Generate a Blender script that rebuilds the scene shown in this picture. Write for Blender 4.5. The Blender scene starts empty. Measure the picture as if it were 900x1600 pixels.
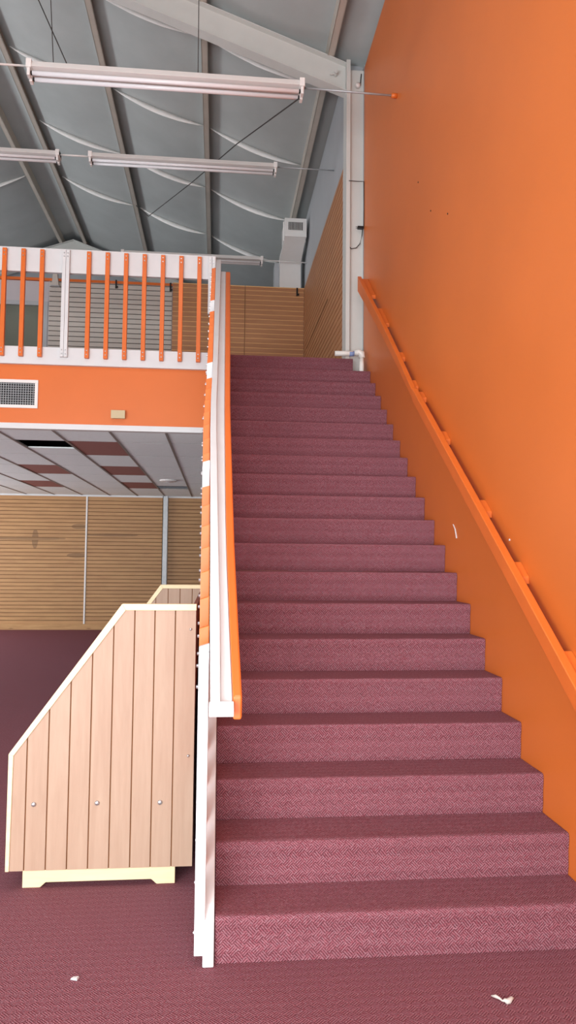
import bpy, bmesh, math, random
from mathutils import Vector, Matrix
random.seed(7)
C = bpy.context.scene.collection
RISE, RUN, WX = 0.18, 0.24628, 1.51041      # riser, going, x of the orange wall
NS = 20
SL = RISE / RUN
def pz(y, h=0.0):                            # height h above the nosing line of the stairs
    return RISE + SL * y + h

# ------------------------------------------------------------------ materials
def lin(r, g, b):
    f = lambda c: (c / 255 / 12.92) if c <= 10.31 else ((c / 255 + .055) / 1.055) ** 2.4
    return (f(r), f(g), f(b), 1)
def new_mat(name):
    m = bpy.data.materials.new(name); m.use_nodes = True
    nt = m.node_tree; nt.nodes.clear()
    o = nt.nodes.new('ShaderNodeOutputMaterial'); b = nt.nodes.new('ShaderNodeBsdfPrincipled')
    nt.links.new(b.outputs[0], o.inputs[0])
    return m, nt, b
def nd(nt, t, **k):
    n = nt.nodes.new('ShaderNode' + t)
    for a, v in k.items(): setattr(n, a, v)
    return n
def mth(nt, op, a, b=None, c=None):
    n = nd(nt, 'Math', operation=op)
    for i, v in enumerate((a, b, c)):
        if v is None: continue
        if isinstance(v, (int, float)): n.inputs[i].default_value = v
        else: nt.links.new(v, n.inputs[i])
    return n.outputs[0]
def ramp(nt, fac, stops):
    r = nd(nt, 'ValToRGB'); el = r.color_ramp.elements
    while len(el) < len(stops): el.new(.5)
    for e, (p, c) in zip(el, stops): e.position = p; e.color = c
    nt.links.new(fac, r.inputs[0]); return r.outputs[0]
def mixc(nt, fac, a, b, mode='MIX'):
    n = nd(nt, 'Mix', data_type='RGBA', blend_type=mode)
    for s, v in ((0, fac), (6, a), (7, b)):
        if isinstance(v, (int, float)): n.inputs[s].default_value = v
        elif isinstance(v, tuple): n.inputs[s].default_value = v
        else: nt.links.new(v, n.inputs[s])
    return n.outputs[2]
def coords(nt, scale=(1, 1, 1), kind='pos'):
    if kind == 'pos': src = nd(nt, 'NewGeometry').outputs['Position']
    else: src = nd(nt, 'TexCoord').outputs['Object']
    mp = nd(nt, 'Mapping'); mp.inputs['Scale'].default_value = scale
    nt.links.new(src, mp.inputs[0]); return mp.outputs[0]
def noise(nt, vec, scale, detail=3, rough=.55, dist=0):
    n = nd(nt, 'TexNoise'); n.inputs['Scale'].default_value = scale
    n.inputs['Detail'].default_value = detail; n.inputs['Roughness'].default_value = rough
    n.inputs['Distortion'].default_value = dist
    nt.links.new(vec, n.inputs['Vector']); return n.outputs['Fac']
def bump(nt, b, h, strength, dist=.002):
    n = nd(nt, 'Bump'); n.inputs['Strength'].default_value = strength; n.inputs['Distance'].default_value = dist
    nt.links.new(h, n.inputs['Height']); nt.links.new(n.outputs[0], b.inputs['Normal'])
def scale_c(c, k): return (min(c[0]*k, 1), min(c[1]*k, 1), min(c[2]*k, 1), 1)

def paint(name, col, rough=.5, var=.06, ns=6, bmp=.08, spec=.4):
    m, nt, b = new_mat(name)
    v = coords(nt)
    f = noise(nt, v, ns, 4)
    c = ramp(nt, f, [(.3, scale_c(col, 1 - var)), (.7, scale_c(col, 1 + var))])
    nt.links.new(c, b.inputs['Base Color']); b.inputs['Roughness'].default_value = rough
    b.inputs['Specular IOR Level'].default_value = spec
    bump(nt, b, noise(nt, v, 90, 2), bmp, .001)
    return m
def wood(name, light, dark, axis='z', grain=1.0, rough=.55, knots=0.0):
    m, nt, b = new_mat(name)
    sc = {'z': (9, 9, .8), 'x': (.8, 9, 9), 'y': (9, .8, 9)}[axis]
    v = coords(nt, sc)
    f1 = noise(nt, v, 2.2 * grain, 5, .6, 1.2)
    f2 = noise(nt, v, 12 * grain, 3, .5, .4)
    f = mth(nt, 'ADD', mth(nt, 'MULTIPLY', f1, .75), mth(nt, 'MULTIPLY', f2, .25))
    c = ramp(nt, f, [(.32, dark), (.68, light)])
    if knots:
        vo = nd(nt, 'TexVoronoi'); vo.inputs['Scale'].default_value = 1.0
        nt.links.new(coords(nt, {'x': (2.6, 6, 9), 'z': (6, 6, 2.6), 'y': (6, 2.6, 9)}[axis]), vo.inputs['Vector'])
        k = ramp(nt, vo.outputs['Distance'], [(.10, (1, 1, 1, 1)), (.2, (0, 0, 0, 1))])
        c = mixc(nt, mth(nt, 'MULTIPLY', k, knots), c, lin(95, 55, 30))
    nt.links.new(c, b.inputs['Base Color']); b.inputs['Roughness'].default_value = rough
    bump(nt, b, f2, .1, .001)
    return m
def carpet_mat(name):
    m, nt, b = new_mat(name)
    g = nd(nt, 'NewGeometry').outputs['Position']
    sp = nd(nt, 'SeparateXYZ'); nt.links.new(g, sp.inputs[0])
    x = sp.outputs[0]; s = mth(nt, 'ADD', sp.outputs[1], sp.outputs[2])
    wob = mth(nt, 'MULTIPLY', mth(nt, 'SUBTRACT', noise(nt, coords(nt), 30, 2), .5), .003)
    x = mth(nt, 'ADD', x, wob)
    u = mth(nt, 'MULTIPLY', mth(nt, 'ADD', x, s), .7071); w = mth(nt, 'MULTIPLY', mth(nt, 'SUBTRACT', x, s), .7071)
    cell = .0328; per = .0082
    cu = mth(nt, 'FLOOR', mth(nt, 'DIVIDE', u, cell)); cw = mth(nt, 'FLOOR', mth(nt, 'DIVIDE', w, cell))
    ck = mth(nt, 'MODULO', mth(nt, 'ABSOLUTE', mth(nt, 'ADD', cu, cw)), 2.0)
    su = mth(nt, 'SINE', mth(nt, 'MULTIPLY', u, 2 * math.pi / per)); sw = mth(nt, 'SINE', mth(nt, 'MULTIPLY', w, 2 * math.pi / per))
    st = mth(nt, 'ADD', mth(nt, 'MULTIPLY', su, ck), mth(nt, 'MULTIPLY', sw, mth(nt, 'SUBTRACT', 1.0, ck)))
    st = mth(nt, 'MULTIPLY_ADD', st, .5, .5)
    fl = noise(nt, coords(nt), 160, 2, .7); bl = noise(nt, coords(nt), 4.5, 3, .6); bl2 = noise(nt, coords(nt), 110, 2, .6)
    red = lin(150, 78, 90); grey = lin(172, 148, 156); dark = lin(78, 36, 43)
    a = mixc(nt, ramp(nt, bl2, [(.32, (0, 0, 0, 1)), (.78, (.9, .9, .9, 1))]), red, grey)
    c = mixc(nt, ramp(nt, st, [(.12, (0, 0, 0, 1)), (.85, (1, 1, 1, 1))]), dark, a)
    c = mixc(nt, .4, c, ramp(nt, fl, [(.3, lin(70, 34, 40)), (.55, lin(134, 76, 86)), (.72, lin(176, 120, 128))]), 'MIX')
    c = mixc(nt, ramp(nt, bl, [(.35, (0, 0, 0, 1)), (.7, (.2, .2, .2, 1))]), c, lin(116, 76, 84))
    nt.links.new(c, b.inputs['Base Color']); b.inputs['Roughness'].default_value = .95
    b.inputs['Specular IOR Level'].default_value = .1
    bump(nt, b, mth(nt, "ADD", st, fl), .5, .003)
    return m
def metal(name, col, rough=.4, met=.8):
    m, nt, b = new_mat(name)
    f = noise(nt, coords(nt), 14, 4)
    c = ramp(nt, f, [(.3, scale_c(col, .92)), (.7, scale_c(col, 1.06))])
    nt.links.new(c, b.inputs['Base Color']); b.inputs['Roughness'].default_value = rough; b.inputs['Metallic'].default_value = met
    return m
def slat_wood(name, light, dark, stain):
    m, nt, b = new_mat(name)
    v = coords(nt, (1.0, 1.0, 7))
    f = noise(nt, v, 1.6, 5, .6, .5); f2 = noise(nt, coords(nt, (1.2, 1.2, 30)), 3, 3)
    c = ramp(nt, mth(nt, 'ADD', mth(nt, 'MULTIPLY', f, .6), mth(nt, 'MULTIPLY', f2, .4)), [(.3, dark), (.7, light)])
    if stain:                                   # worn dark patches on the board faces
        sp = nd(nt, 'SeparateXYZ'); nt.links.new(nd(nt, 'NewGeometry').outputs['Position'], sp.inputs[0])
        tot = None
        wb = mth(nt, 'MULTIPLY', mth(nt, 'SUBTRACT', noise(nt, coords(nt), 9, 3), .5), .5)
        for (sx, sz, rx, rz) in stain:
            dx = mth(nt, 'DIVIDE', mth(nt, 'SUBTRACT', sp.outputs[0], sx), rx)
            dz = mth(nt, 'DIVIDE', mth(nt, 'SUBTRACT', sp.outputs[2], sz), rz)
            d = mth(nt, 'ADD', mth(nt, 'ADD', mth(nt, 'MULTIPLY', dx, dx), mth(nt, 'MULTIPLY', dz, dz)), wb)
            k = mth(nt, 'LESS_THAN', d, 1.0)
            tot = k if tot is None else mth(nt, 'MAXIMUM', tot, k)
        c = mixc(nt, mth(nt, 'MULTIPLY', tot, .6), c, scale_c(dark, .45))
    nt.links.new(c, b.inputs['Base Color']); b.inputs['Roughness'].default_value = .5
    return m

M = {}
M['orange'] = paint('orange wall paint', lin(204, 107, 43), .42, .035, 1.3, .05, .45)
M['orange_rail'] = paint('orange gloss timber paint', lin(212, 106, 42), .38, .05, 5)
M['orange_fascia'] = paint('orange fascia paint', lin(208, 106, 42), .45, .03, 2)
M['white'] = paint('white gloss timber paint', lin(208, 209, 210), .4, .03, 5)
M['white_wall'] = paint('white wall paint', lin(214, 213, 211), .6, .03, 2)
M['lilac_wall'] = paint('pale grey wall paint', lin(190, 186, 190), .6, .03, 2)
M['steel_white'] = paint('cream steel paint', lin(200, 202, 198), .45, .04, 3)
M['clad'] = paint('grey wall cladding', lin(172, 176, 180), .5, .05, 1.5)
M['foil'] = paint('grey roof insulation foil', lin(172, 178, 177), .5, .06, 2.0, .2)
M['seam'] = paint('white insulation seam', lin(236, 236, 234), .5, .04, 9)
M['purlin'] = paint('beige steel purlin', lin(186, 179, 168), .45, .06, 4)
M['tube'] = paint('white glass tube', lin(225, 225, 228), .15, .01, 3, 0)
M['enamel'] = paint('white enamel', lin(222, 219, 216), .35, .02, 6, .02)
M['tile'] = paint('white ceiling tile', lin(236, 246, 246), .85, .03, 30, .3)
M['maroon_tile'] = paint('maroon ceiling tile', lin(150, 98, 90), .85, .05, 20, .3)
M['grid'] = paint('grey ceiling grid', lin(128, 124, 120), .5, .03, 4)
M['void'] = paint('dark ceiling void', lin(40, 36, 33), .9, .1, 4)
M['black'] = paint('black plastic', lin(24, 23, 24), .4, .05, 8)
M['dark_cable'] = paint('dark cable', lin(52, 48, 46), .6, .05, 8)
M['beige'] = paint('beige plastic', lin(190, 172, 136), .4, .02, 8)
M['pvc'] = paint('white pvc', lin(226, 224, 218), .3, .02, 8)
M['blue'] = paint('blue print', lin(128, 146, 190), .4, .05, 8)
M['grey_metal'] = metal('grey steel', lin(168, 170, 172), .45, .5)
M['chrome'] = metal('bolt steel', lin(190, 190, 192), .35, .85)
M['carpet'] = carpet_mat('maroon tweed carpet')
M['ply'] = wood('peach plywood', lin(169, 141, 120), lin(157, 127, 106), 'z', .8)
M['pale_wood'] = wood('pale pine', lin(232, 212, 172), lin(222, 198, 156), 'x', 1, .5)
M['pine'] = wood('knotty pine', lin(188, 146, 96), lin(160, 116, 72), 'x', 1, .55, .8)
M['red_ply'] = wood('dark red plywood', lin(132, 74, 58), lin(100, 52, 42), 'z', .8)
M['groove'] = paint('dark wood groove', lin(122, 80, 48), .8, .1, 8)
M['slat_low'] = slat_wood('brown slat board lower', lin(186, 142, 92), lin(160, 116, 72),
    [(-3.95, 1.87, .8, .035), (-3.75, 1.86, .065, .2), (-2.86, 2.13, .16, .055), (-2.9, 1.53, .2, .05), (-2.2, 1.96, .55, .03)])
M['slat_up'] = slat_wood('brown slat board upper', lin(186, 134, 92), lin(164, 112, 76), None)
M['slat_grey'] = paint('grey slat board', lin(192, 186, 178), .5, .03, 3)
M['groove_low'] = paint('slat groove brown', lin(104, 72, 44), .8, .1, 8)
M['groove_up'] = paint('slat groove pale', lin(226, 180, 124), .6, .05, 8)  # pale tone puts lit groove edges into the colour; cap strips share it
M['groove_grey'] = paint('slat groove grey', lin(92, 88, 84), .8, .05, 8)
M['grit'] = paint('dark grille void', lin(30, 30, 32), .8, .05, 8)
def glass_mat():
    m, nt, b = new_mat('dark window glass')
    f = noise(nt, coords(nt), 1.2, 2)
    nt.links.new(ramp(nt, f, [(.3, lin(96, 102, 92)), (.7, lin(112, 116, 104))]), b.inputs['Base Color'])
    b.inputs['Roughness'].default_value = .08; b.inputs['Specular IOR Level'].default_value = .6
    return m
M['glass'] = glass_mat()

# ------------------------------------------------------------------ geometry helpers
class MB:
    def __init__(self): self.bm = bmesh.new(); self.slot = 0
    def face(self, vs):
        try: f = self.bm.faces.new(vs); f.material_index = self.slot; return f
        except ValueError: return None
    def hexa(self, p):                    # 8 points: bottom ring 0-3, top ring 4-7
        v = [self.bm.verts.new(q) for q in p]
        for ids in ((3, 2, 1, 0), (4, 5, 6, 7), (0, 1, 5, 4), (1, 2, 6, 5), (2, 3, 7, 6), (3, 0, 4, 7)): self.face([v[i] for i in ids])
    def box(self, x0, x1, y0, y1, z0, z1):
        self.hexa([(x0, y0, z0), (x1, y0, z0), (x1, y1, z0), (x0, y1, z0), (x0, y0, z1), (x1, y0, z1), (x1, y1, z1), (x0, y1, z1)])
    def prism(self, pts, axis, a, b):     # polygon in the other two axes, extruded along axis
        def P(q, t):
            return {'x': (t, q[0], q[1]), 'y': (q[0], t, q[1]), 'z': (q[0], q[1], t)}[axis]
        A = [self.bm.verts.new(P(q, a)) for q in pts]; B = [self.bm.verts.new(P(q, b)) for q in pts]
        n = len(pts); self.face(A[::-1]); self.face(B)
        for i in range(n): self.face([A[i], A[(i + 1) % n], B[(i + 1) % n], B[i]])
    def loft(self, rings, caps=True):
        R = [[self.bm.verts.new(q) for q in r] for r in rings]; n = len(R[0])
        for a, b in zip(R, R[1:]):
            for i in range(n): self.face([a[i], a[(i + 1) % n], b[(i + 1) % n], b[i]])
        if caps: self.face(R[0][::-1]); self.face(R[-1])
    def tube(self, pts, r, n=10):
        pts = [Vector(p) for p in pts]; rings = []
        for i, p in enumerate(pts):
            d = (pts[min(i + 1, len(pts) - 1)] - pts[max(i - 1, 0)]).normalized()
            up = Vector((0, 0, 1)) if abs(d.z) < .95 else Vector((1, 0, 0))
            a = d.cross(up).normalized(); b = d.cross(a)
            rr = r[i] if isinstance(r, (list, tuple)) else r
            rings.append([p + a * math.cos(t) * rr + b * math.sin(t) * rr for t in [2 * math.pi * k / n for k in range(n)]])
        self.loft(rings)
    def build(self, name, mats, parent=None, bev=0, smooth=False):
        bmesh.ops.recalc_face_normals(self.bm, faces=self.bm.faces[:])
        if parent is not None:
            w = Vector((0, 0, 0)); q = parent
            while q is not None: w += Vector(q.location); q = q.parent
            bmesh.ops.translate(self.bm, verts=self.bm.verts[:], vec=-w)
        me = bpy.data.meshes.new(name); self.bm.to_mesh(me); self.bm.free()
        for m in (mats if isinstance(mats, (list, tuple)) else [mats]): me.materials.append(m)
        if smooth:
            for p in me.polygons: p.use_smooth = True
        o = bpy.data.objects.new(name, me); C.objects.link(o)
        if parent is not None: o.parent = parent
        if bev:
            md = o.modifiers.new('bevel', 'BEVEL'); md.width = bev; md.segments = 2; md.limit_method = 'ANGLE'; md.angle_limit = .6
        return o
def tag(o, label=None, cat=None, group=None, kind=None):
    if label: o['label'] = label
    if cat: o['category'] = cat
    if group: o['group'] = group
    if kind: o['kind'] = kind
    return o
def thing(name, label, cat, loc, group=None):
    o = bpy.data.objects.new(name, None); C.objects.link(o); o.location = loc; o.empty_display_size = .1
    return tag(o, label, cat, group)
def struct(o, label=None, cat=None): return tag(o, label, cat, None, 'structure')
def boxo(name, mat, x0, x1, y0, y1, z0, z1, parent=None, bev=0):
    m = MB(); m.box(x0, x1, y0, y1, z0, z1); return m.build(name, mat, parent, bev)
def interp(tab, y):
    tab = sorted(tab)
    if y <= tab[0][0]:
        (a, va), (b, vb) = tab[0], tab[1]
    elif y >= tab[-1][0]:
        (a, va), (b, vb) = tab[-2], tab[-1]
    else:
        for (a, va), (b, vb) in zip(tab, tab[1:]):
            if a <= y <= b: break
    return va + (vb - va) * (y - a) / (b - a)

# ------------------------------------------------------------------ room shell
XL, YF, YB, RIDGE = -8.0, -4.4, 14.2, -3.3
FLOOR2 = 3.61
EDGE = 4.68                                     # balcony edge
def PB(x): return 7.39 - .357 * (x if x >= RIDGE else 2 * RIDGE - x)   # purlin underside
struct(boxo('floor', M['carpet'], XL, WX, YF, YB, -.1, 0), 'maroon carpeted floor beneath the stairs and the display rack', 'floor')
m = MB(); m.box(XL, 0.0, EDGE + .02, YB, 3.44, FLOOR2); m.box(0.0, 1.375, EDGE + .02, 4.95, 3.44, FLOOR2); m.box(0.0, WX + .1, 4.95, YB, 3.44, FLOOR2)
struct(m.build('floor_upper', M['carpet']), 'maroon carpeted upper floor behind the balcony rail', 'floor')
m = MB(); m.box(WX, WX + .12, YF, 4.79, 0, 6.86)
wr = struct(m.build('wall_right', M['orange']), 'tall bright orange wall running up beside the staircase', 'wall')
for (y, z) in ((2.62, 4.46), (1.88, 3.86), (2.28, 4.07), (.86, 1.63)):
    mm = MB(); mm.tube([(WX + .002, y, z), (WX - .004, y, z)], .006, 8); mm.build('nail_hole' if y > 1 else 'paint_chip', M['black'] if y > 1 else M['white'], wr)
mm = MB(); mm.tube([(WX - .001, 1.79, 1.75), (WX - .002, 1.75, 1.72), (WX - .002, 1.72, 1.66)], .004, 6); mm.build('paint_chip', M['white'], wr)
m = MB(); m.box(WX + .2, WX + .3, YF, YB, 6.5, 7.6); m.box(1.344, WX + .2, 4.97, YB, FLOOR2, 7.0); m.box(1.34, WX+.3, YF, YF+.02, 6.8, 7.2)
m.box(WX, WX + .3, 4.79, YB, 0, 6.9)
struct(m.build('wall_right_upper', M['clad']), 'grey cladding above the slatwall on the upper right side', 'wall')
ADDED_LW = [(6.0, 12.0, .4, 2.4), (4.5, 12.5, 4.0, 6.0)]              # openings added to the unseen left wall for fill light
m = MB(); q = (XL - .1, XL)
m.box(*q, YF, YB, 0, .4); m.box(*q, YF, YB, 2.4, 4.0); m.box(*q, YF, YB, 6.0, 7.2)
m.box(*q, YF, 6, .4, 2.4); m.box(*q, 12, YB, .4, 2.4); m.box(*q, YF, 4.5, 4, 6); m.box(*q, 12.5, YB, 4, 6)
struct(m.build('wall_left', M['white_wall']), 'pale left wall of the shop', 'wall')
for i, (a, b, c, d) in enumerate(ADDED_LW):
    m = MB(); n = 3
    for k in range(n + 1): y = a + (b - a) * k / n; m.box(XL - .08, XL - .03, y - .03, y + .03, c, d)
    m.box(XL - .08, XL - .03, a, b, c, c + .05); m.box(XL - .08, XL - .03, a, b, d - .05, d)
    struct(m.build('window_%d' % (i + 5), M['grey_metal']), 'added light opening in the left wall', 'window')  # frames around the added left wall openings
m = MB(); m.box(XL, WX + .3, YB, YB + .1, 2.9, 9.2)
struct(m.build('wall_end', M['clad']), 'grey far gable wall under the roof', 'wall')
struct(boxo('wall_back', M['white_wall'], XL, WX, 12.93, 13.05, 0, 2.9), 'wall behind the lower slatwall', 'wall')
# front wall, behind the photographer: low wide shop windows
WOP = [(-7.4, -4.4), (-4.2, -1.2), (-1.0, 1.3)]; WZ0, WZ1 = .12, 2.7
m = MB(); y0, y1 = YF - .12, YF
m.box(XL, WX + .3, y0, y1, WZ1, 9.2); m.box(XL, WX + .3, y0, y1, 0, WZ0)
for a, b in ((XL, -7.4), (-4.4, -4.2), (-1.2, -1.0), (1.3, WX + .3)): m.box(a, b, y0, y1, WZ0, WZ1)
struct(m.build('wall_front', M['white_wall']), 'front wall with shop windows', 'wall')
for i, (a, b) in enumerate(WOP):
    m = MB()
    for q in ((a, a + .06, WZ0, WZ1), (b - .06, b, WZ0, WZ1), (a, b, WZ0, WZ0 + .06), (a, b, WZ1 - .06, WZ1), ((a + b) / 2 - .03, (a + b) / 2 + .03, WZ0, WZ1)):
        m.box(q[0], q[1], YF - .09, YF - .03, q[2], q[3])
    struct(m.build('window_%d' % (i + 2), M['grey_metal']), 'shop front window', 'window')

# ---- roof: sagging foil between purlins
PX = [1.145, -.245, -1.603, -3.04, -3.57, -5.0, -6.36, -7.75]
edges = [WX + .3] + PX + [XL - .1]
m = MB(); rows = []
xs = []
for a, b in zip(edges, edges[1:]):
    k = 8
    for i in range(k): xs.append((a + (b - a) * i / k, i / k, abs(b - a)))
xs.append((edges[-1], 0, 1))
FILL_Y = (-3.9, -1.1); FILL_X = [(-1.603, -.245), (-.245, 1.145)]  # spans of unseen roof openings added to let fill light down
def foil_z(x, t, w): return PB(x) + .16 - (.085 if w > 1 else .02) * 4 * t * (1 - t)
ys = [YF + (YB - YF) * i / 30 for i in range(31)]
grid = [[m.bm.verts.new((x, y, foil_z(x, t, w))) for (x, t, w) in xs] for y in ys]
for r0, r1 in zip(grid, grid[1:]):
    for i in range(len(xs) - 1):
        xm, ym = (xs[i][0] + xs[i + 1][0]) / 2, (r0[0].co.y + r1[0].co.y) / 2
        if FILL_Y[0] < ym < FILL_Y[1] and any(a < xm < b for a, b in FILL_X): continue      # gaps left in the foil for the added roof lamps
        m.face([r0[i], r0[i + 1], r1[i + 1], r1[i]])
roof = m.build('ceiling', M['foil'], None, 0, True)
md = roof.modifiers.new('solid', 'SOLIDIFY'); md.thickness = .02; md.offset = 1
struct(roof, 'grey foil insulation sagging between roof purlins', 'ceiling')
for x in PX:
    m = MB(); z = PB(x); s = .357 * (-1 if x >= RIDGE else 1); d = 1 if x >= RIDGE else -1
    w = .035
    m.box(x - w, x + w, YF, YB - .02, z, z + .012)              # bottom flange
    m.box(x - w * 1.0 * d - .004, x - w * d + .004, YF, YB - .02, z, z + .17)   # web on the ridge side
    m.box(x - w, x + w, YF, YB - .02, z + .155, z + .167)
    m.box(x + w * d - .003, x + w * d + .003, YF, YB - .02, z, z + .025)
    m.build('purlin', M['purlin'], roof)
SEAMS = [3.8, 5.55, 7.38, 9.15, 10.95]
for y in SEAMS:
    for a, b in zip(PX[:-1], PX[1:]):
        w = abs(b - a)
        if w < 1: continue
        m = MB(); n = 14; top = []; bot = []
        for i in range(n + 1):
            t = i / n; x = a + (b - a) * (.03 + .94 * t); tt = .03 + .94 * t
            z = foil_z(x, tt, w) - .004; dr = .085 * 4 * tt * (1 - tt) + .004
            yy = y + random.uniform(-.003, .003) - .10 * 4 * tt * (1 - tt)
            top.append((x, yy + .01, z)); bot.append((x, yy, z - dr))
        tv = [m.bm.verts.new(p) for p in top]; bv = [m.bm.verts.new(p) for p in bot]
        for k in range(n): m.face([tv[k], tv[k + 1], bv[k + 1], bv[k]])
        o = m.build('insulation_seam', M['seam'], roof, 0, True)
        md = o.modifiers.new('solid', 'SOLIDIFY'); md.thickness = .006; md.offset = 0
# ---- portal frame: column + rafter
def portal(y, label, x0=1.325, col=True):
    t = thing('portal_frame', label, 'steel frame', (x0, y, 0 if not col else 3.44))
    if col:
        m = MB(); m.box(x0 - .012, x0 + .03, y - .1, y + .1, 3.44, 6.93); m.box(x0 + .03, WX + .19, y - .03, y - .018, 3.44, 6.86)
        m.box(x0+.03, WX + .19, y + .02, y + .1, 3.44, 6.86)
        m.build('column', M['steel_white'], t)
    m = MB()
    def ring(x, dy, za, zb): return [(x, y - dy, za), (x, y + dy, za), (x, y + dy, zb), (x, y - dy, zb)]
    xa, xb = x0 - .012, RIDGE
    for (s0, s1) in ((xa, xb), (2 * RIDGE - xa, xb)):
        D = .31
        m.loft([ring(s0, .006, PB(s0) - D, PB(s0)), ring(s1, .006, PB(s1) - D, PB(s1))])
        m.loft([ring(s0, .07, PB(s0) - D - .012, PB(s0) - D), ring(s1, .07, PB(s1) - D - .012, PB(s1) - D)])
        m.loft([ring(s0, .07, PB(s0) - .014, PB(s0) - .002), ring(s1, .07, PB(s1) - .014, PB(s1) - .002)])
    m.build('rafter', M['steel_white'], t)
    return t
pf = portal(4.87, 'cream steel portal frame: column beside the orange wall and sloping roof rafter')
m = MB(); m.tube([(1.20, 4.79, 6.80), (1.20, 4.86, 6.80)], .02, 8); m.tube([(1.14, 4.82, 6.78), (1.2, 4.82, 6.80)], .01, 8); m.build('bolt', M['steel_white'], pf)
portal(13.75, 'far cream gable rafter under the roof ridge, seen above the balcony rail', 1.3, False)

# ---- balcony fascia, lower suspended ceiling
struct(boxo('wall_balcony', M['orange_fascia'], XL, -.045, EDGE, EDGE + .06, 2.83, 3.6), 'orange fascia below the balcony railing', 'fascia')
struct(boxo('trim_1', M['white'], XL, -.045, EDGE - .02, EDGE + .07, 2.785, 2.84), 'white trim along the bottom of the orange fascia', 'trim')
GX, GY, TX, TY, CZ = .02, 5.46, .5675, 1.142, 2.79
MAR = {(-3, 0), (-3, 2), (-3, 4), (-5, 2), (-6, 4)}
HOLE = {(-4, 0, 0), (-2, 4, 1)}                    # half tiles missing
m = MB(); g = MB()
tiles = []
for i in range(-15, 1):
    for j in range(-1, 7):
        xa, xb = GX + i * TX, GX + (i + 1) * TX; ya, yb = GY + j * TY, GY + (j + 1) * TY
        ya = max(ya, EDGE + .06); yb = min(yb, 12.93); xb = min(xb, -.0); xa = max(xa, XL)
        if xb - xa < .03: continue
        if (i, j) in MAR: tiles.append((xa, xb, ya, yb)); continue
        h = [q for q in HOLE if q[:2] == (i, j)]
        if h:
            mid = (ya + yb) / 2
            if h[0][2] == 0: ya2, yb2 = mid, yb
            else: ya2, yb2 = ya, mid
            m.box(xa + .01, xb - .01, ya2 + .01, yb2 - .01, CZ, CZ + .015)
            continue
        m.box(xa + .011, xb - .011, ya + .011, yb - .011, CZ, CZ + .015)
cl = struct(m.build('ceiling_lower', M['tile']), 'white suspended tile ceiling under the balcony', 'ceiling')
for i in range(-15, 2):
    x = min(GX + i * TX, -.02); g.box(x - .013, x + .013, EDGE + .05, 12.93, CZ - .006, CZ + .012)
for j in range(0, 7):
    y = GY + j * TY; g.box(XL, -.02, y - .007, y + .007, CZ + .0005, CZ + .012)
g.build('ceiling_grid', M['grid'], cl)
boxo('void', M['void'], XL, -.06, EDGE + .06, 12.95, 3.0, 3.44, cl)
LB = ['large maroon tile nearest the fascia', 'second maroon tile of the right column', 'third and farthest maroon tile of the right column',
      'maroon tile cut by the left frame edge', 'farthest maroon tile of the left column']
order = {(-3, 0): 0, (-3, 2): 1, (-3, 4): 2, (-5, 2): 3, (-6, 4): 4}
for (xa, xb, ya, yb) in tiles:
    k = order[(round((xa - GX) / TX), round((ya - GY) / TY))]
    o = boxo('ceiling_tile', M['maroon_tile'], xa + .014, xb - .014, ya + .012, yb - .012, CZ + .001, CZ + .016)
    tag(o, LB[k] + ' in the suspended ceiling', 'ceiling tile', 'maroon tiles in the lower ceiling')
t = thing('downlight', 'small round white downlight in the suspended ceiling near the slatwall', 'ceiling light', (-.83, 9.52, CZ))
m = MB(); m.tube([(-.83, 9.52, CZ), (-.83, 9.52, CZ - .02), (-.83, 9.52, CZ - .03)], [.14, .14, .11], 20); m.build('rim', M['enamel'], t)
m = MB(); m.tube([(-.83, 9.52, CZ - .029), (-.83, 9.52, CZ - .038)], [.09, .05], 16); m.build('lens', M['tube'], t)

# ---- slat walls
def slat_panel(name, label, x0, x1, y, z0, z1, pitch, mats, depth=.018, gw=.013, axis='x', cat='slatwall panel', group=None):
    """grooved board; axis x: faces -y ; axis y: lies on plane x=y, faces -x, spans x0..x1 along y"""
    m = MB(); prof = []                            # (depth offset, z)
    z = z0; segs = []
    while z < z1 - .001:
        zt = min(z + pitch, z1)
        segs.append((z, zt - (gw if zt < z1 - .001 else 0))); z = zt
    for a, b in segs:
        m.slot = 0
        if axis == 'x': m.box(x0, x1, y - depth, y, a, b)
        else: m.box(y - depth, y, x0, x1, a, b)
    m.slot = 1
    if axis == 'x': m.box(x0 + .001, x1 - .001, y - depth + .007, y + .001, z0, z1 - .002)
    else: m.box(y - depth + .007, y + .001, x0 + .001, x1 - .001, z0, z1 - .002)
    return tag(m.build(name, mats), label, cat, group)
LOW = [M['slat_low'], M['groove_low']]; UP = [M['slat_up'], M['groove_up']]; GR = [M['slat_grey'], M['groove_grey']]
BY = 12.92
sl = slat_panel('slatwall_panel', 'wide brown slatwall panel with dark stains at left of the lower back wall', -7.9, -2.73, BY, .12, 2.755, .0775, LOW)
m = MB(); m.box(-2.735, -2.705, BY - .03, BY, .12, 2.755); m.build('joint_strip', M['enamel'], sl)
slat_panel('slatwall_panel', 'brown slatwall panel on lower back wall between white joint strip and steel post', -2.70, -1.10, BY, .12, 2.755, .0775, LOW)
slat_panel('slatwall_panel', 'narrow darker brown slatwall panel right of the grey steel post', -1.04, WX - .01, BY, .12, 2.755, .0775, LOW)
struct(boxo('baseboard_back', M['pine'], XL, WX, 12.86, 12.93, 0, .12, None, .004), 'knotty pine skirting board along the back slatwall', 'skirting')
struct(boxo('trim_2', M['white'], XL, WX, 12.88, 12.93, 2.755, 2.79), 'thin white trim between the back slatwall and the ceiling', 'trim')
t = thing('steel_post', 'grey steel post standing before the lower back slatwall', 'post', (-1.1, 12.84, 0))
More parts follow.
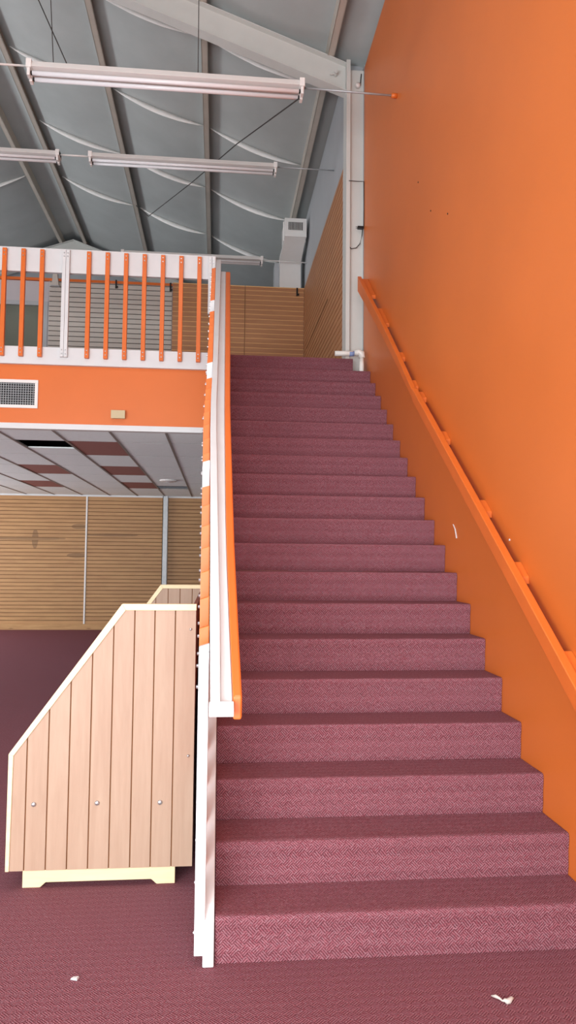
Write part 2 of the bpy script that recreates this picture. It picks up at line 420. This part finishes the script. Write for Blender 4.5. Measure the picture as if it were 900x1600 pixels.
m = MB(); m.box(-1.15, -1.06, 12.80, 12.812, .01, 2.79); m.box(-1.15, -1.138, 12.80, 12.85, .01, 2.79); m.box(-1.06, -1.048, 12.80, 12.85, .01, 2.79); m.build('shaft', M['grey_metal'], t)
boxo('base_plate', M['grey_metal'], -1.18, -1.03, 12.78, 12.85, 0, .012, t)
# upper level
UY, UT = 8.75, 5.84
m = MB(); m.box(XL, -3.46, UY, UY + .08, FLOOR2, 5.78); m.box(-3.46, -2.68, UY, UY + .08, 5.46, 5.78); m.box(-2.68, 1.34, UY + .004, UY + .08, FLOOR2, UT - .02)
struct(m.build('wall_back_upper', M['lilac_wall']), 'pale partition wall on the upper floor behind the balcony', 'wall')
struct(boxo('trim_3', M['orange_rail'], XL, -.77, UY - .03, UY + .09, 5.785, 5.825), 'thin orange strip along the top of the upper partition', 'trim')
w = struct(boxo('window_1', M['glass'], -3.45, -2.74, UY + .02, UY + .03, FLOOR2, 5.40), 'dark greenish office window behind the left balusters', 'window')
m = MB()
for q in ((-3.46, -2.68, 5.395, 5.46), (-2.745, -2.68, FLOOR2, 5.395), (-3.50, -3.4605, FLOOR2, 5.46)): m.box(q[0], q[1], UY - .015, UY + .04, q[2], q[3])
m.build('window_frame', M['clad'], w)
slat_panel('slatwall_panel', 'pale grey slatwall panel on the upper floor behind the white balcony post', -2.66, -.775, UY, FLOOR2, 5.79, .0775, GR)
a = slat_panel('slatwall_panel', 'brown slatwall panel partly behind the balcony corner on the upper floor', -.765, .372, UY, FLOOR2, UT - .015, .0775, UP)
boxo('cap_strip', M['groove_up'], -.765, .372, UY - .03, UY + .02, UT - .015, UT, a)
a = slat_panel('slatwall_panel', 'brown slatwall panel facing the top of the stairs, under the white air duct', .380, 1.318, UY, FLOOR2, UT - .015, .0775, UP)
boxo('joint_strip', M['groove_low'], .371, .381, UY - .014, UY - .002, FLOOR2, UT - .02, a)
boxo('cap_strip', M['groove_up'], .38, 1.32, UY - .03, UY + .02, UT - .015, UT, a)
a = slat_panel('slatwall_panel', 'brown slatwall side panel with ragged white edge behind the steel column', 4.985, UY, 1.34, FLOOR2, UT, .0775, UP, .02, .015, 'y')
boxo('joint_strip', M['groove_low'], 1.317, 1.326, 6.1, 8.3, 4.735, 4.747, a)
m = MB()
zz = FLOOR2
while zz < 5.7:
    h = random.uniform(.05, .14); m.box(1.314, 1.342, 4.972, 4.984 + random.uniform(0, .012), zz, zz + h); zz += h
m.build('torn_edge', M['white'], a)
for x, z, lb in ((-1.643, 5.80, 'tiny black bracket on the grey slatwall between the first two right balusters'), (-.80, 5.79, 'tiny black bracket at the join of grey and brown slatwall'), (1.207, 5.80, 'tiny black bracket on the slatwall below the air duct')):
    t = thing('hanging_bracket', lb, 'bracket', (x, UY - .02, z), 'black brackets on the upper slatwall')
    m = MB(); m.box(x - .012, x + .012, UY - .04, UY - .0185, z - .09, z + .04); m.build('plate', M['black'], t)
    m = MB(); m.box(x - .008, x + .03, UY - .055, UY - .04, z - .09, z - .06); m.build('hook', M['black'], t)
t = thing('alarm_sounder', 'small grey wall sounder at the top corner of the grey slatwall', 'alarm', (-2.57, UY - .04, 5.80))
m = MB(); m.prism([(-2.62, 5.70), (-2.51, 5.70), (-2.54, 5.90), (-2.60, 5.90)], 'y', UY - .075, UY - .0); m.build('housing', M['slat_grey'], t, .004)
boxo('base', M['grey_metal'], -2.63, -2.50, UY - .08, UY - .0185, 5.685, 5.70, t)

# ------------------------------------------------------------------ staircase
st = thing('staircase', 'long maroon carpeted staircase climbing beside the orange wall', 'staircase', (.75, 0, 0))
NOSE = .011
for i in range(NS):
    y0 = i * RUN; z0 = i * RISE; z1 = z0 + RISE
    ye = y0 + RUN + .02
    xr = WX - .002 if i < NS - 1 else 1.375
    if i == NS - 1: ye = EDGE + .02; z1 = FLOOR2
    if i == NS - 2: ye = 4.84
    prof = [(y0 + .004, z0 + .001)]
    prof += [(y0 - .002, z0 + .04), (y0 - NOSE * .25, z1 - .075), (y0 - NOSE * .6, z1 - .055), (y0 - NOSE * .9, z1 - .035), (y0 - NOSE, z1 - .016), (y0 - NOSE * .6, z1 - .003), (y0 + .005, z1), (y0 + .06, z1 - .001), (ye, z1), (ye, z0 + .001)]
    n = 24; m = MB(); rings = []
    for k in range(n + 1):
        x = .002 + (xr - .002) * k / n
        j = random.uniform(-.0016, .0016)
        rings.append([(x, y + (j if 0 < q < 7 else 0), z + (j * .6 if 3 < q < 8 else 0)) for q, (y, z) in enumerate(prof)])
    m.loft(rings); m.build('step', M['carpet'], st)
# stringer board on the open side
m = MB(); yE = 4.66
m.prism([(-.022, 0.001), (.03, .001), (.22, 0.001), (yE, pz(yE, -.46)), (yE, pz(yE, .02)), (.02, pz(.02, .02)), (-.022, .165)], 'x', -.043, -.001)
tag(m.build('stringer', M['white'], st, .004), 'white stringer board')
m = MB(); m.prism([(.3, .001), (4.64, .001), (4.64, pz(4.64, -.40)), (.3, pz(.3, -.40))], 'x', -.03, -.006); m.build('side_panel', M['white'], st)

# ------------------------------------------------------------------ stair balustrade (open side)
WL = [(-.22, -.027), (-.02, -.033), (.64, -.044), (1.73, -.066), (2.34, -.060), (4.72, -.064)]   # outer edge of the top rail
WR = [(-.22, .008), (-.02, .008), (.64, -.007), (1.73, -.029), (2.34, -.024), (4.72, -.012)]
HL = [(-.28, .055), (-.02, .047), (.64, .030), (1.74, .024), (2.34, .026), (4.3, .036)]
HR_ = [(-.28, .088), (-.02, .081), (.6, .068), (1.74, .059), (4.3, .080)]
bal = thing('stair_balustrade', 'white and orange timber balustrade on the open left side of the stairs', 'balustrade', (-.04, 0, 0))
def sloped(m, xl, xr, ya, yb, h0, h1, n=14):
    rings = []
    for k in range(n + 1):
        y = ya + (yb - ya) * k / n
        a = xl(y) if callable(xl) else interp(xl, y); b = xr(y) if callable(xr) else interp(xr, y)
        rings.append([(a, y, pz(y, h0)), (b, y, pz(y, h0)), (b, y, pz(y, h1)), (a, y, pz(y, h1))])
    m.loft(rings)
m = MB(); sloped(m, WL, WR, -.22, 4.70, .968, 1.0); m.build('top_rail', M['white'], bal, .003)
m = MB(); sloped(m, lambda y: interp(WR, y) + .001, lambda y: interp(HL, y) - .001, -.20, 4.42, .946, .968); m.build('inner_board', M['white'], bal, .003)
m = MB(); m.hexa([(-.032, -.25, pz(-.25, .970)), (.056, -.25, pz(-.25, .970)), (.056, -.222, pz(-.222, .970)), (-.032, -.222, pz(-.222, .970)),
                  (-.032, -.25, pz(-.25, 1.0)), (.056, -.25, pz(-.25, 1.0)), (.056, -.222, pz(-.222, 1.0)), (-.032, -.222, pz(-.222, 1.0))]); m.build('end_cap', M['white'], bal, .003)
m = MB(); sloped(m, HL, HR_, -.20, 4.34, .912, .995, 18); m.build('handrail', M['orange_rail'], bal, .007)
BW = .040
def batten(m, y, xw, w=.040, h0=-.136, h1=.97, t=BW):
    x1 = xw - .002; x0 = x1 - t
    m.hexa([(x0, y - w / 2, pz(y, h0)), (x1, y - w / 2, pz(y, h0)), (x1, y + w / 2, pz(y, h0)), (x0, y + w / 2, pz(y, h0)),
            (x0, y - w / 2, pz(y, h1) - .012), (x1, y - w / 2, pz(y, h1)), (x1, y + w / 2, pz(y, h1)), (x0, y + w / 2, pz(y, h1) - .012)])
def bolts(parent, x, y, zs):
    for z in zs:
        m = MB(); m.tube([(x + .004, y, z), (x - .008, y, z)], [.008, .006], 8); m.build('bolt', M['chrome'], parent)
YP = [.0, 1.19, 2.37, 3.56]
for q, yp in enumerate(YP):
    m = MB(); xw = interp(WL, yp); hb = -.136
    batten(m, yp - .002, xw, .036, hb, .985); batten(m, yp + .036, xw, .036, hb, .985)
    p = m.build('post', M['white'], bal, .003); tag(p, 'white double batten post' if q else 'white foot post')
    bolts(p, xw - .042, yp, [pz(yp, .93), pz(yp, .85)]); bolts(p, xw - .038, yp, [pz(yp, -.06)])
    nxt = YP[q + 1] if q < 3 else 4.68
    for k in range(1, 8):
        y = yp + (nxt - yp) * k / 8 + .01
        if y > 4.60: continue
        m = MB(); xw = interp(WL, y); batten(m, y, xw, .040, -.10, .955)
        o = m.build('baluster', M['orange_rail'], bal, .003)
        bolts(o, xw - .042, y, [pz(y, .91), pz(y, .84)]); bolts(o, xw - .037, y, [pz(y, -.06)])

# ------------------------------------------------------------------ balcony railing
br = thing('balcony_railing', 'white railing with square orange balusters along the balcony edge', 'railing', (-2, EDGE, 3.43))
XRL = -5.2
boxo('top_rail', M['white'], XRL, -.064, EDGE - .045, EDGE, 4.375, 4.622, br, .004)
boxo('bottom_rail', M['white'], XRL, -.045, EDGE - .045, EDGE, 3.432, 3.61, br, .004)
def bbolts(parent, xs, zs, y):
    for x in xs:
        for z in zs: m = MB(); m.tube([(x, y + .004, z), (x, y - .006, z)], [.0075, .006], 8); m.build('bolt', M['chrome'], parent)
BX = [-.232 - .1847 * k for k in range(7)] + [-1.800 - .1835 * k for k in range(6)]
BX += [-3.15 - .1835 * k for k in range(8)]
for x in BX:
    m = MB(); m.box(x - .021, x + .021, EDGE - .087, EDGE - .046, 3.50, 4.592)
    o = m.build('baluster', M['orange_rail'], br, .003); bbolts(o, [x], [3.535, 3.575, 4.52, 4.56], EDGE - .087)
for x in (-1.566, -2.93, -.105):
    m = MB(); m.box(x - .036, x - .001, EDGE - .087, EDGE - .046, 3.505 if x < -.2 else 4.0, 4.60); m.box(x + .001, x + .036, EDGE - .087, EDGE - .046, 3.505 if x < -.2 else 4.0, 4.60)
    o = m.build('post', M['white'], br, .003); bbolts(o, [x - .018, x + .018], [3.535, 3.575, 4.53, 4.565] if x < -.2 else [4.53, 4.565], EDGE - .087)
# grille and box on the fascia
t = thing('air_grille', 'white return air grille on the orange fascia at the left edge', 'air grille', (-2.0, EDGE, 3.13))
m = MB(); gx0, gx1, gz0, gz1 = -2.42, -1.818, 2.992, 3.278
for q in ((gx0, gx1, gz0, gz0 + .032), (gx0, gx1, gz1 - .032, gz1), (gx0, gx0 + .032, gz0 + .032, gz1 - .032), (gx1 - .032, gx1, gz0 + .032, gz1 - .032)): m.box(q[0], q[1], EDGE - .016, EDGE, q[2], q[3])
m.build('frame', M['enamel'], t, .002)
m = MB(); x = gx0 + .05
while x < gx1 - .035: m.box(x - .002, x + .002, EDGE - .012, EDGE - .002, gz0 + .032, gz1 - .032); x += .024
z = gz0 + .052
while z < gz1 - .035: m.box(gx0 + .032, gx1 - .032, EDGE - .009, EDGE - .003, z - .002, z + .002); z += .024
m.build('louvre', M['grey_metal'], t)
boxo('backing', M['grit'], gx0 + .03, gx1 - .03, EDGE - .003, EDGE - .001, gz0 + .03, gz1 - .03, t)
t = thing('junction_box', 'small beige junction box on the orange fascia above the suspended ceiling', 'junction box', (-1.02, EDGE - .03, 2.9))
boxo('body', M['beige'], -1.085, -.955, EDGE - .05, EDGE, 2.908, 2.985, t, .003)
boxo('cover', M['beige'], -1.09, -.95, EDGE - .062, EDGE - .05, 2.905, 2.988, t, .003)

# ------------------------------------------------------------------ wall handrails
def wall_rail(label, y0, y1, xt, th, top, depth, blocks):
    t = thing('wall_handrail', label, 'handrail', (WX, (y0 + y1) / 2, pz((y0 + y1) / 2, .8)))
    m = MB(); rings = []
    for k in range(9):
        y = y0 + (y1 - y0) * k / 8; h = interp(top, y); x0 = interp(xt, y); x1 = x0 + th
        dp = interp(depth, y); rings.append([(x0, y, pz(y, h - dp)), (x1, y, pz(y, h - dp)), (x1, y, pz(y, h)), (x0, y, pz(y, h))])
    m.loft(rings); m.build('rail', M['orange_rail'], t, .004)
    for (a, b) in blocks:
        m = MB(); h = [interp(top, q) for q in (a, b)]; x1 = interp(xt, a) + th - .004
        m.hexa([(x1 - .001, a, pz(a, h[0] - .058)), (WX, a, pz(a, h[0] - .058)), (WX, b, pz(b, h[1] - .058)), (x1 - .001, b, pz(b, h[1] - .058)),
                (x1 - .001, a, pz(a, h[0] - .02)), (WX, a, pz(a, h[0] - .02)), (WX, b, pz(b, h[1] - .02)), (x1 - .001, b, pz(b, h[1] - .02))])
        m.build('bracket', M['orange_rail'], t, .003)
    return t
wall_rail('upper length of orange handrail on the orange wall, ending at the steel column', 2.46, 4.58, [(2.46, 1.436), (3.5, 1.43), (4.58, 1.404)], .038, [(2.46, .755), (2.96, .81), (3.6, .86), (4.6, .93)], [(2.46, .06), (3.0, .085), (4.6, .16)],
          [(2.62, 2.70), (3.02, 3.10), (3.60, 3.90), (4.18, 4.57)])
wall_rail('lower length of orange handrail on the orange wall beside the bottom steps', -.45, 2.50, [(-.45, 1.422), (2.5, 1.426)], .042, [(-.45, .85), (.4, .837), (2.5, .797)], [(-.45, .095), (2.5, .095)],
          [(2.40, 2.49), (1.84, 1.94), (1.11, 1.21), (.62, .72), (.09, .19)])

# ------------------------------------------------------------------ display rack
rk = thing('display_rack', 'long timber display rack with sloped end panels beside the stairs', 'display rack', (-.5, 1.9, 0))
OUT = [(-.94, .10), (-.105, .10), (-.105, 1.30), (-.446, 1.30), (-.94, .622)]
def end_panel(y, front):
    d = 1 if front else -1
    # boards separated by grooves
    m = MB(); gx = [-.94, -.861, -.766, -.672, -.578, -.484, -.389, -.296, -.201, -.105]
    def top(x): return 1.30 if x >= -.446 else .622 + (x + .94) * (1.30 - .622) / (.494)
    for a, b in zip(gx, gx[1:]):
        a2, b2 = a + (.003 if a > -.93 else 0), b - (.003 if b < -.11 else 0)
        pts = [(a2, .10), (b2, .10), (b2, top(b2) - .004), (a2, top(a2) - .004)]
        if a2 < -.446 < b2: pts = [(a2, .10), (b2, .10), (b2, 1.296), (-.446, 1.296), (a2, top(a2) - .004)]
        m.slot = 0; m.prism(pts, 'y', y, y + .018)
    m.slot = 1; m.prism([(p[0] * .999 - .0005, p[1]) for p in OUT][::1], 'y', y + .006, y + .0175)
    p = m.build('end_panel', [M['ply'], M['groove']], rk)
    e = MB(); w = .026; yy0, yy1 = y - .006, y + .024
    def strip(a, b, c, d_):
        e.hexa([(a[0], yy0, a[1]), (b[0], yy0, b[1]), (b[0], yy1, b[1]), (a[0], yy1, a[1]), (d_[0], yy0, d_[1]), (c[0], yy0, c[1]), (c[0], yy1, c[1]), (d_[0], yy1, d_[1])])
    strip((-.431, 1.30 - w), (-.103, 1.30 - w), (-.103, 1.304), (-.448, 1.304))
    nx, nz = .678 / .839, -.494 / .839                       # inward normal of the slope
    a0, a1 = (-.942, .622), (-.448, 1.304)
    strip((a0[0] + .022, a0[1] - .009), (-.431, 1.30 - w), a1, a0)
    strip((-.942, .10), (-.925, .10), (-.920, .613), (-.942, .622))
    tag(e.build('edge_trim', M['pale_wood'], p, .002), 'pale pine edging')
    bz = MB()
    for x, z, r in ((-.825, .395, .011), (-.542, .395, .011), (-.257, .392, .011), (-.129, 1.186, .006), (-.131, .602, .006)):
        bz = MB(); bz.tube([(x, y + .002, z), (x, y - .004, z), (x, y - .008, z)], [r, r, r * .6], 12); bz.build('bolt', M['chrome'], p, 0, True)
    return p
end_panel(.655, True)
end_panel(3.06, False)
boxo('back_panel', M['red_ply'], -.126, -.107, .668, 3.07, .12, 1.285, rk)
m = MB(); m.hexa([(-.92, .675, .40), (-.127, .675, .40), (-.127, 3.055, .40), (-.92, 3.055, .40), (-.92, .675, .418), (-.127, .675, .418), (-.127, 3.055, .418), (-.92, 3.055, .418)]); m.build('shelf', M['red_ply'], rk)
boxo('front_board', M['ply'], -.935, -.917, .675, 3.055, .12, .60, rk)
m = MB(); m.prism([(-.88, 0), (-.80, 0), (-.775, .022), (-.295, .022), (-.27, 0), (-.185, 0), (-.185, .1), (-.88, .1)], 'y', .715, .75); m.build('plinth', M['pale_wood'], rk, .003)
m = MB(); m.prism([(-.88, 0), (-.80, 0), (-.775, .022), (-.295, .022), (-.27, 0), (-.185, 0), (-.185, .1), (-.88, .1)], 'y', 2.95, 2.985); m.build('plinth', M['pale_wood'], rk, .003)
boxo('bottom_deck', M['red_ply'], -.92, -.127, .675, 3.055, .1, .118, rk)

# ------------------------------------------------------------------ fluorescent lights and conduits
def fluoro(label, x0, x1, y, zt, s=1.0, wires=()):
    t = thing('fluorescent_light', label, 'light', ((x0 + x1) / 2, y, zt), 'bare fluorescent battens under the roof')
    W = .075 * s; Hh = .065 * s
    m = MB(); m.prism([(y - W * .55, zt), (y + W * .55, zt), (y + W, zt - Hh), (y - W, zt - Hh)], 'x', x0, x1); m.build('housing', M['enamel'], t, .003)
    for sx, x in ((1, x0), (-1, x1)):
        m = MB(); m.box(min(x, x + sx * .045), max(x, x + sx * .045), y - W * 1.01, y + W * 1.01, zt - Hh - .008, zt + .001); m.box(min(x + sx * .01, x + sx * .035), max(x + sx * .01, x + sx * .035), y - W * .95, y - W * .2, zt - Hh - .075 * s, zt - Hh - .01)
        m.box(min(x + sx * .01, x + sx * .035), max(x + sx * .01, x + sx * .035), y + W * .2, y + W * .95, zt - Hh - .075 * s, zt - Hh - .01); m.build('end_cap', M['enamel'], t, .003)
    for dy in (-W * .58, W * .58):
        z = zt - Hh - .042 * s
        m = MB(); m.tube([(x0 + .05, y + dy, z), (x1 - .05, y + dy, z)], .019 * s, 12); m.build('tube', M['tube'], t, 0, True)
        
        for xa, xb in ((x0 + .037, x0 + .05), (x1 - .05, x1 - .037)): boxo('lamp_holder', M['black'], xa, xb, y + dy - .012, y + dy + .012, z - .012, z + .012, t)
    for wx, tx in wires:
        m = MB(); m.tube([(wx, y, zt), (tx, y, PB(tx) + .0)], .004, 6); m.build('suspension_wire', M['dark_cable'], t)
    return t
def rod(label, pts, r=.011, mat='enamel', cap=None):
    t = thing('conduit_pipe', label, 'conduit pipe', pts[0], 'conduits between the fluorescent lights')
    m = MB(); m.tube(pts, r, 10); m.build('pipe', M[mat], t, 0, True)
    if cap:
        m = MB(); m.tube(cap, .022, 12); m.build('flange', M['orange_rail'], t, 0, True)
L1Y, L1Z = 3.32, 5.665
fluoro('nearest and largest fluorescent batten, hanging above the stairs', -1.66, .685, L1Y, L1Z, 1.0, [(-1.45, -1.603), (-.235, -.245)])
rod('conduit from the nearest light to the orange wall', [(.685, L1Y, 5.62), (1.2, L1Y, 5.612), (WX, L1Y, 5.606)], .009, 'grey_metal', [(WX, L1Y, 5.606), (WX - .05, L1Y, 5.607)])
rod('conduit entering the nearest light at the left frame edge', [(-4.2, L1Y, 5.645), (-1.66, L1Y, 5.645)], .009)
L2Y, L2Z = 5.80, 6.265
fluoro('middle fluorescent batten hanging beyond the nearest one', -1.585, .643, L2Y, L2Z, .9, [])
fluoro('fluorescent batten cut by the left edge of the photo', -4.1, -1.915, L2Y, L2Z - .005, .9, [(-3.4, -3.57)])
rod('short conduit joining the two fluorescent lights of the middle row', [(-1.915, L2Y, L2Z - .035), (-1.585, L2Y, L2Z - .035)])
rod('conduit from the middle light to the grey cladding', [(.643, L2Y, 6.235), (1.34, L2Y, 6.235)], .008, 'grey_metal')
L3Y, L3Z = 8.55, 6.24
fluoro('farthest fluorescent batten above the balcony corner', -1.55, .645, L3Y, L3Z, .9, [])
rod('conduit from the farthest light passing before the air duct', [(.645, L3Y, 6.20), (1.34, L3Y, 6.19)], .009)
def cable(label, pts, r, name='power_cable'):
    P = []
    for a, b in zip(pts, pts[1:]):
        for k in range(6): P.append(tuple(a[i] + (b[i] - a[i]) * k / 6 for i in range(3)))
    P.append(pts[-1]); m = MB(); m.tube(P, r, 6)
    return tag(m.build(name, M['dark_cable'], None, 0, True), label, 'cable')
cable('thin dark cable running down from the end of the nearest light towards the middle row', [(.64, L1Y, 5.52), (.143, 5.2, 6.151), (-.439, 7.4, 6.806), (-1.254, 9.6, 7.297), (-1.57, 10.5, 7.9)], .006)
cable('thin dark cable slanting from the roof down to the left end of the nearest light', [(-2.3, 3.9, 7.9), (-1.33, L1Y, 5.665)], .005)

# ------------------------------------------------------------------ air duct
t = thing('air_duct', 'white sheet metal air duct with grille above the upper slatwall', 'air duct', (1.1, 8.9, UT))
y0, y1 = 8.83, 9.3; zL, zB0, zB1 = 6.30, 6.475, 6.765
m = MB(); m.box(.935, 1.275, y0, y1, UT - .3, zL); m.box(.93, 1.28, y0 - .006, y1, zL - .03, zL); m.build('riser', M['enamel'], t, .004)
m = MB(); m.loft([[(.935, y0, zL), (1.275, y0, zL), (1.275, y1, zL), (.935, y1, zL)], [(.965, 8.27, zB0), (1.285, 8.27, zB0), (1.285, y1 - .02, zB0 + .1), (.965, y1 - .02, zB0 + .1)]]); m.build('transition', M['enamel'], t)
m = MB(); m.box(.957, 1.298, 8.25, 8.75, zB0, zB1); m.box(.945, 1.305, 8.40, 8.43, zB0 - .008, zB1 + .008); m.build('outlet_box', M['enamel'], t, .004)
g = boxo('grille', M['grit'], 1.017, 1.236, 8.246, 8.252, 6.572, 6.70, t)
m = MB()
for k in range(9): x = 1.035 + k * .0228; m.box(x - .0035, x + .0035, 8.238, 8.247, 6.572, 6.70)
for z in (6.568, 6.704): m.box(1.012, 1.241, 8.238, 8.251, z - .004, z + .004)
m.build('vane', M['enamel'], g)
tag(boxo('wall_duct', M['clad'], .86, .93, 8.95, 9.2, UT - .3, 6.33), 'slim grey duct standing left of the white air duct', 'air duct')

# ------------------------------------------------------------------ pipe, plug, column bits
t = thing('drain_pipe', 'white pvc drain pipe turning down onto the top steps beside the column', 'pipe', (1.43, 4.55, 3.43))
m = MB(); m.tube([(1.17, 4.58, 3.632), (1.40, 4.58, 3.64)], .026, 14); m.build('run', M['pvc'], t, 0, True)
m = MB(); m.tube([(1.32, 4.58, 3.634), (1.37, 4.58, 3.637)], .0275, 14); m.build('sleeve', M['blue'], t, 0, True)
m = MB(); m.tube([(1.385, 4.575, 3.64), (1.42, 4.565, 3.65), (1.447, 4.56, 3.64), (1.447, 4.555, 3.59)], .031, 14); m.build('elbow', M['pvc'], t, 0, True)
m = MB(); m.tube([(1.447, 4.555, 3.60), (1.432, 4.50, 3.425)], .024, 14); m.build('drop', M['pvc'], t, 0, True)
t = thing('insulator', 'small white cable insulator near the top of the steel column', 'insulator', (1.445, 4.835, 6.68))
m = MB(); m.tube([(1.445, 4.838, 6.68), (1.445, 4.80, 6.68)], [.03, .024], 12); m.build('knob', M['enamel'], t, 0, True)
m = MB(); m.tube([(1.475, 4.835, 6.69), (1.478, 4.828, 6.75), (1.485, 4.835, 6.82)], .006, 6); m.build('tail', M['dark_cable'], t, 0, True)
t = thing('plug_lead', 'black plug on a thin lead looping over the steel column', 'electric plug', (1.46, 4.80, 5.07))
m = MB(); m.box(1.44, 1.505, 4.77, 4.81, 5.06, 5.085); m.box(1.42, 1.44, 4.785, 4.79, 5.078, 5.083); m.box(1.42, 1.44, 4.785, 4.79, 5.063, 5.068); m.build('plug', M['black'], t, .003)
pts = [(1.495, 4.78, 5.07), (1.49, 4.79, 4.99), (1.47, 4.80, 4.90), (1.43, 4.81, 4.855), (1.38, 4.82, 4.85), (1.345, 4.82, 4.88)]
m = MB(); m.tube(pts, .005, 6); m.build('lead', M['dark_cable'], t, 0, True)
m = MB(); m.tube([(1.505, 4.775, 5.07), (1.508, 4.772, 5.3), (1.505, 4.775, 5.58), (1.44, 4.80, 5.59), (1.34, 4.76, 5.57)], .004, 6); m.build('feed', M['dark_cable'], t, 0, True)

# ------------------------------------------------------------------ litter on the carpet
LX, LY = .965, -.285
m = MB(); P = []
for k in range(9):
    a = k / 8; P.append((LX + .07 * a + .004 * math.sin(7 * a), LY - .04 * math.sin(a * 2.6), .006 + .006 * math.sin(a * 9) ** 2))
m.tube(P, [.002, .006, .004, .003, .006, .009, .010, .007, .002], 7)
tag(m.build('lint_scrap', M['slat_grey'], None, 0, True), 'crumpled scrap of white lint on the carpet before the bottom step', 'litter')
m = MB(); m.loft([[(-.515, -.06, .001), (-.49, -.07, .001), (-.485, -.05, .001), (-.51, -.045, .001)], [(-.512, -.06, .006), (-.492, -.068, .009), (-.487, -.052, .008), (-.508, -.048, .005)]])
tag(m.build('paper_scrap', M['white']), 'tiny white paper scrap on the carpet before the timber rack', 'litter')

# ------------------------------------------------------------------ light
w = bpy.data.worlds.new('World'); bpy.context.scene.world = w; w.use_nodes = True
bg = w.node_tree.nodes['Background']; bg.inputs[0].default_value = (.86, .93, 1, 1); bg.inputs[1].default_value = 1.0
def area(name, loc, rot, sx, sy, rad, col=(.94, .98, 1)):
    l = bpy.data.lights.new(name, 'AREA'); l.shape = 'RECTANGLE'; l.size = sx; l.size_y = sy
    l.energy = rad * sx * sy; l.color = col
    o = bpy.data.objects.new(name, l); C.objects.link(o); o.location = loc; o.rotation_euler = [math.radians(q) for q in rot]
for (a, b), p in zip(WOP, (24, 60, 27)):
    area('daylight_and_fill', ((a + b) / 2, YF - .14, (WZ0 + WZ1) / 2), (90, 0, 0), b - a, WZ1 - WZ0, p)
for a, b in FILL_X:
    area('roof_fill', ((a + b) / 2, (FILL_Y[0] + FILL_Y[1]) / 2, PB((a + b) / 2) + .45), (0, 0, 0), b - a, FILL_Y[1] - FILL_Y[0], 33)  # added overhead lamps that lift the treads and floor
for (a, b, c, d), p in zip(ADDED_LW, (28, 17)):
    area('daylight_and_fill', (XL - .12, (a + b) / 2, (c + d) / 2), (0, -90, 0), d - c, b - a, p)  # fill lamps behind the openings added in the left wall

# ------------------------------------------------------------------ camera
cam = bpy.data.cameras.new('camera'); co = bpy.data.objects.new('camera', cam); C.objects.link(co)
r = Vector((.9954028, -.09532405, .00930596)); u = Vector((-.01505688, -.05978974, .99809743)); f = Vector((.09458629, .99364909, .06095016))
mat = Matrix((r, u, -f)).transposed().to_4x4(); mat.translation = Vector((-.01294952, -2.90110973, 1.52755699)); co.matrix_world = mat
cam.sensor_fit = 'VERTICAL'; cam.sensor_height = 36; cam.lens = 1162.59556 / 1600 * 36; cam.clip_start = .05
sc = bpy.context.scene; sc.camera = co
vs = sc.view_settings; vs.view_transform = 'Standard'; vs.look = 'None'; vs.gamma = 1; vs.use_curve_mapping = False; vs.exposure = 0.1
sc.cycles.max_bounces = 10; sc.cycles.diffuse_bounces = 6
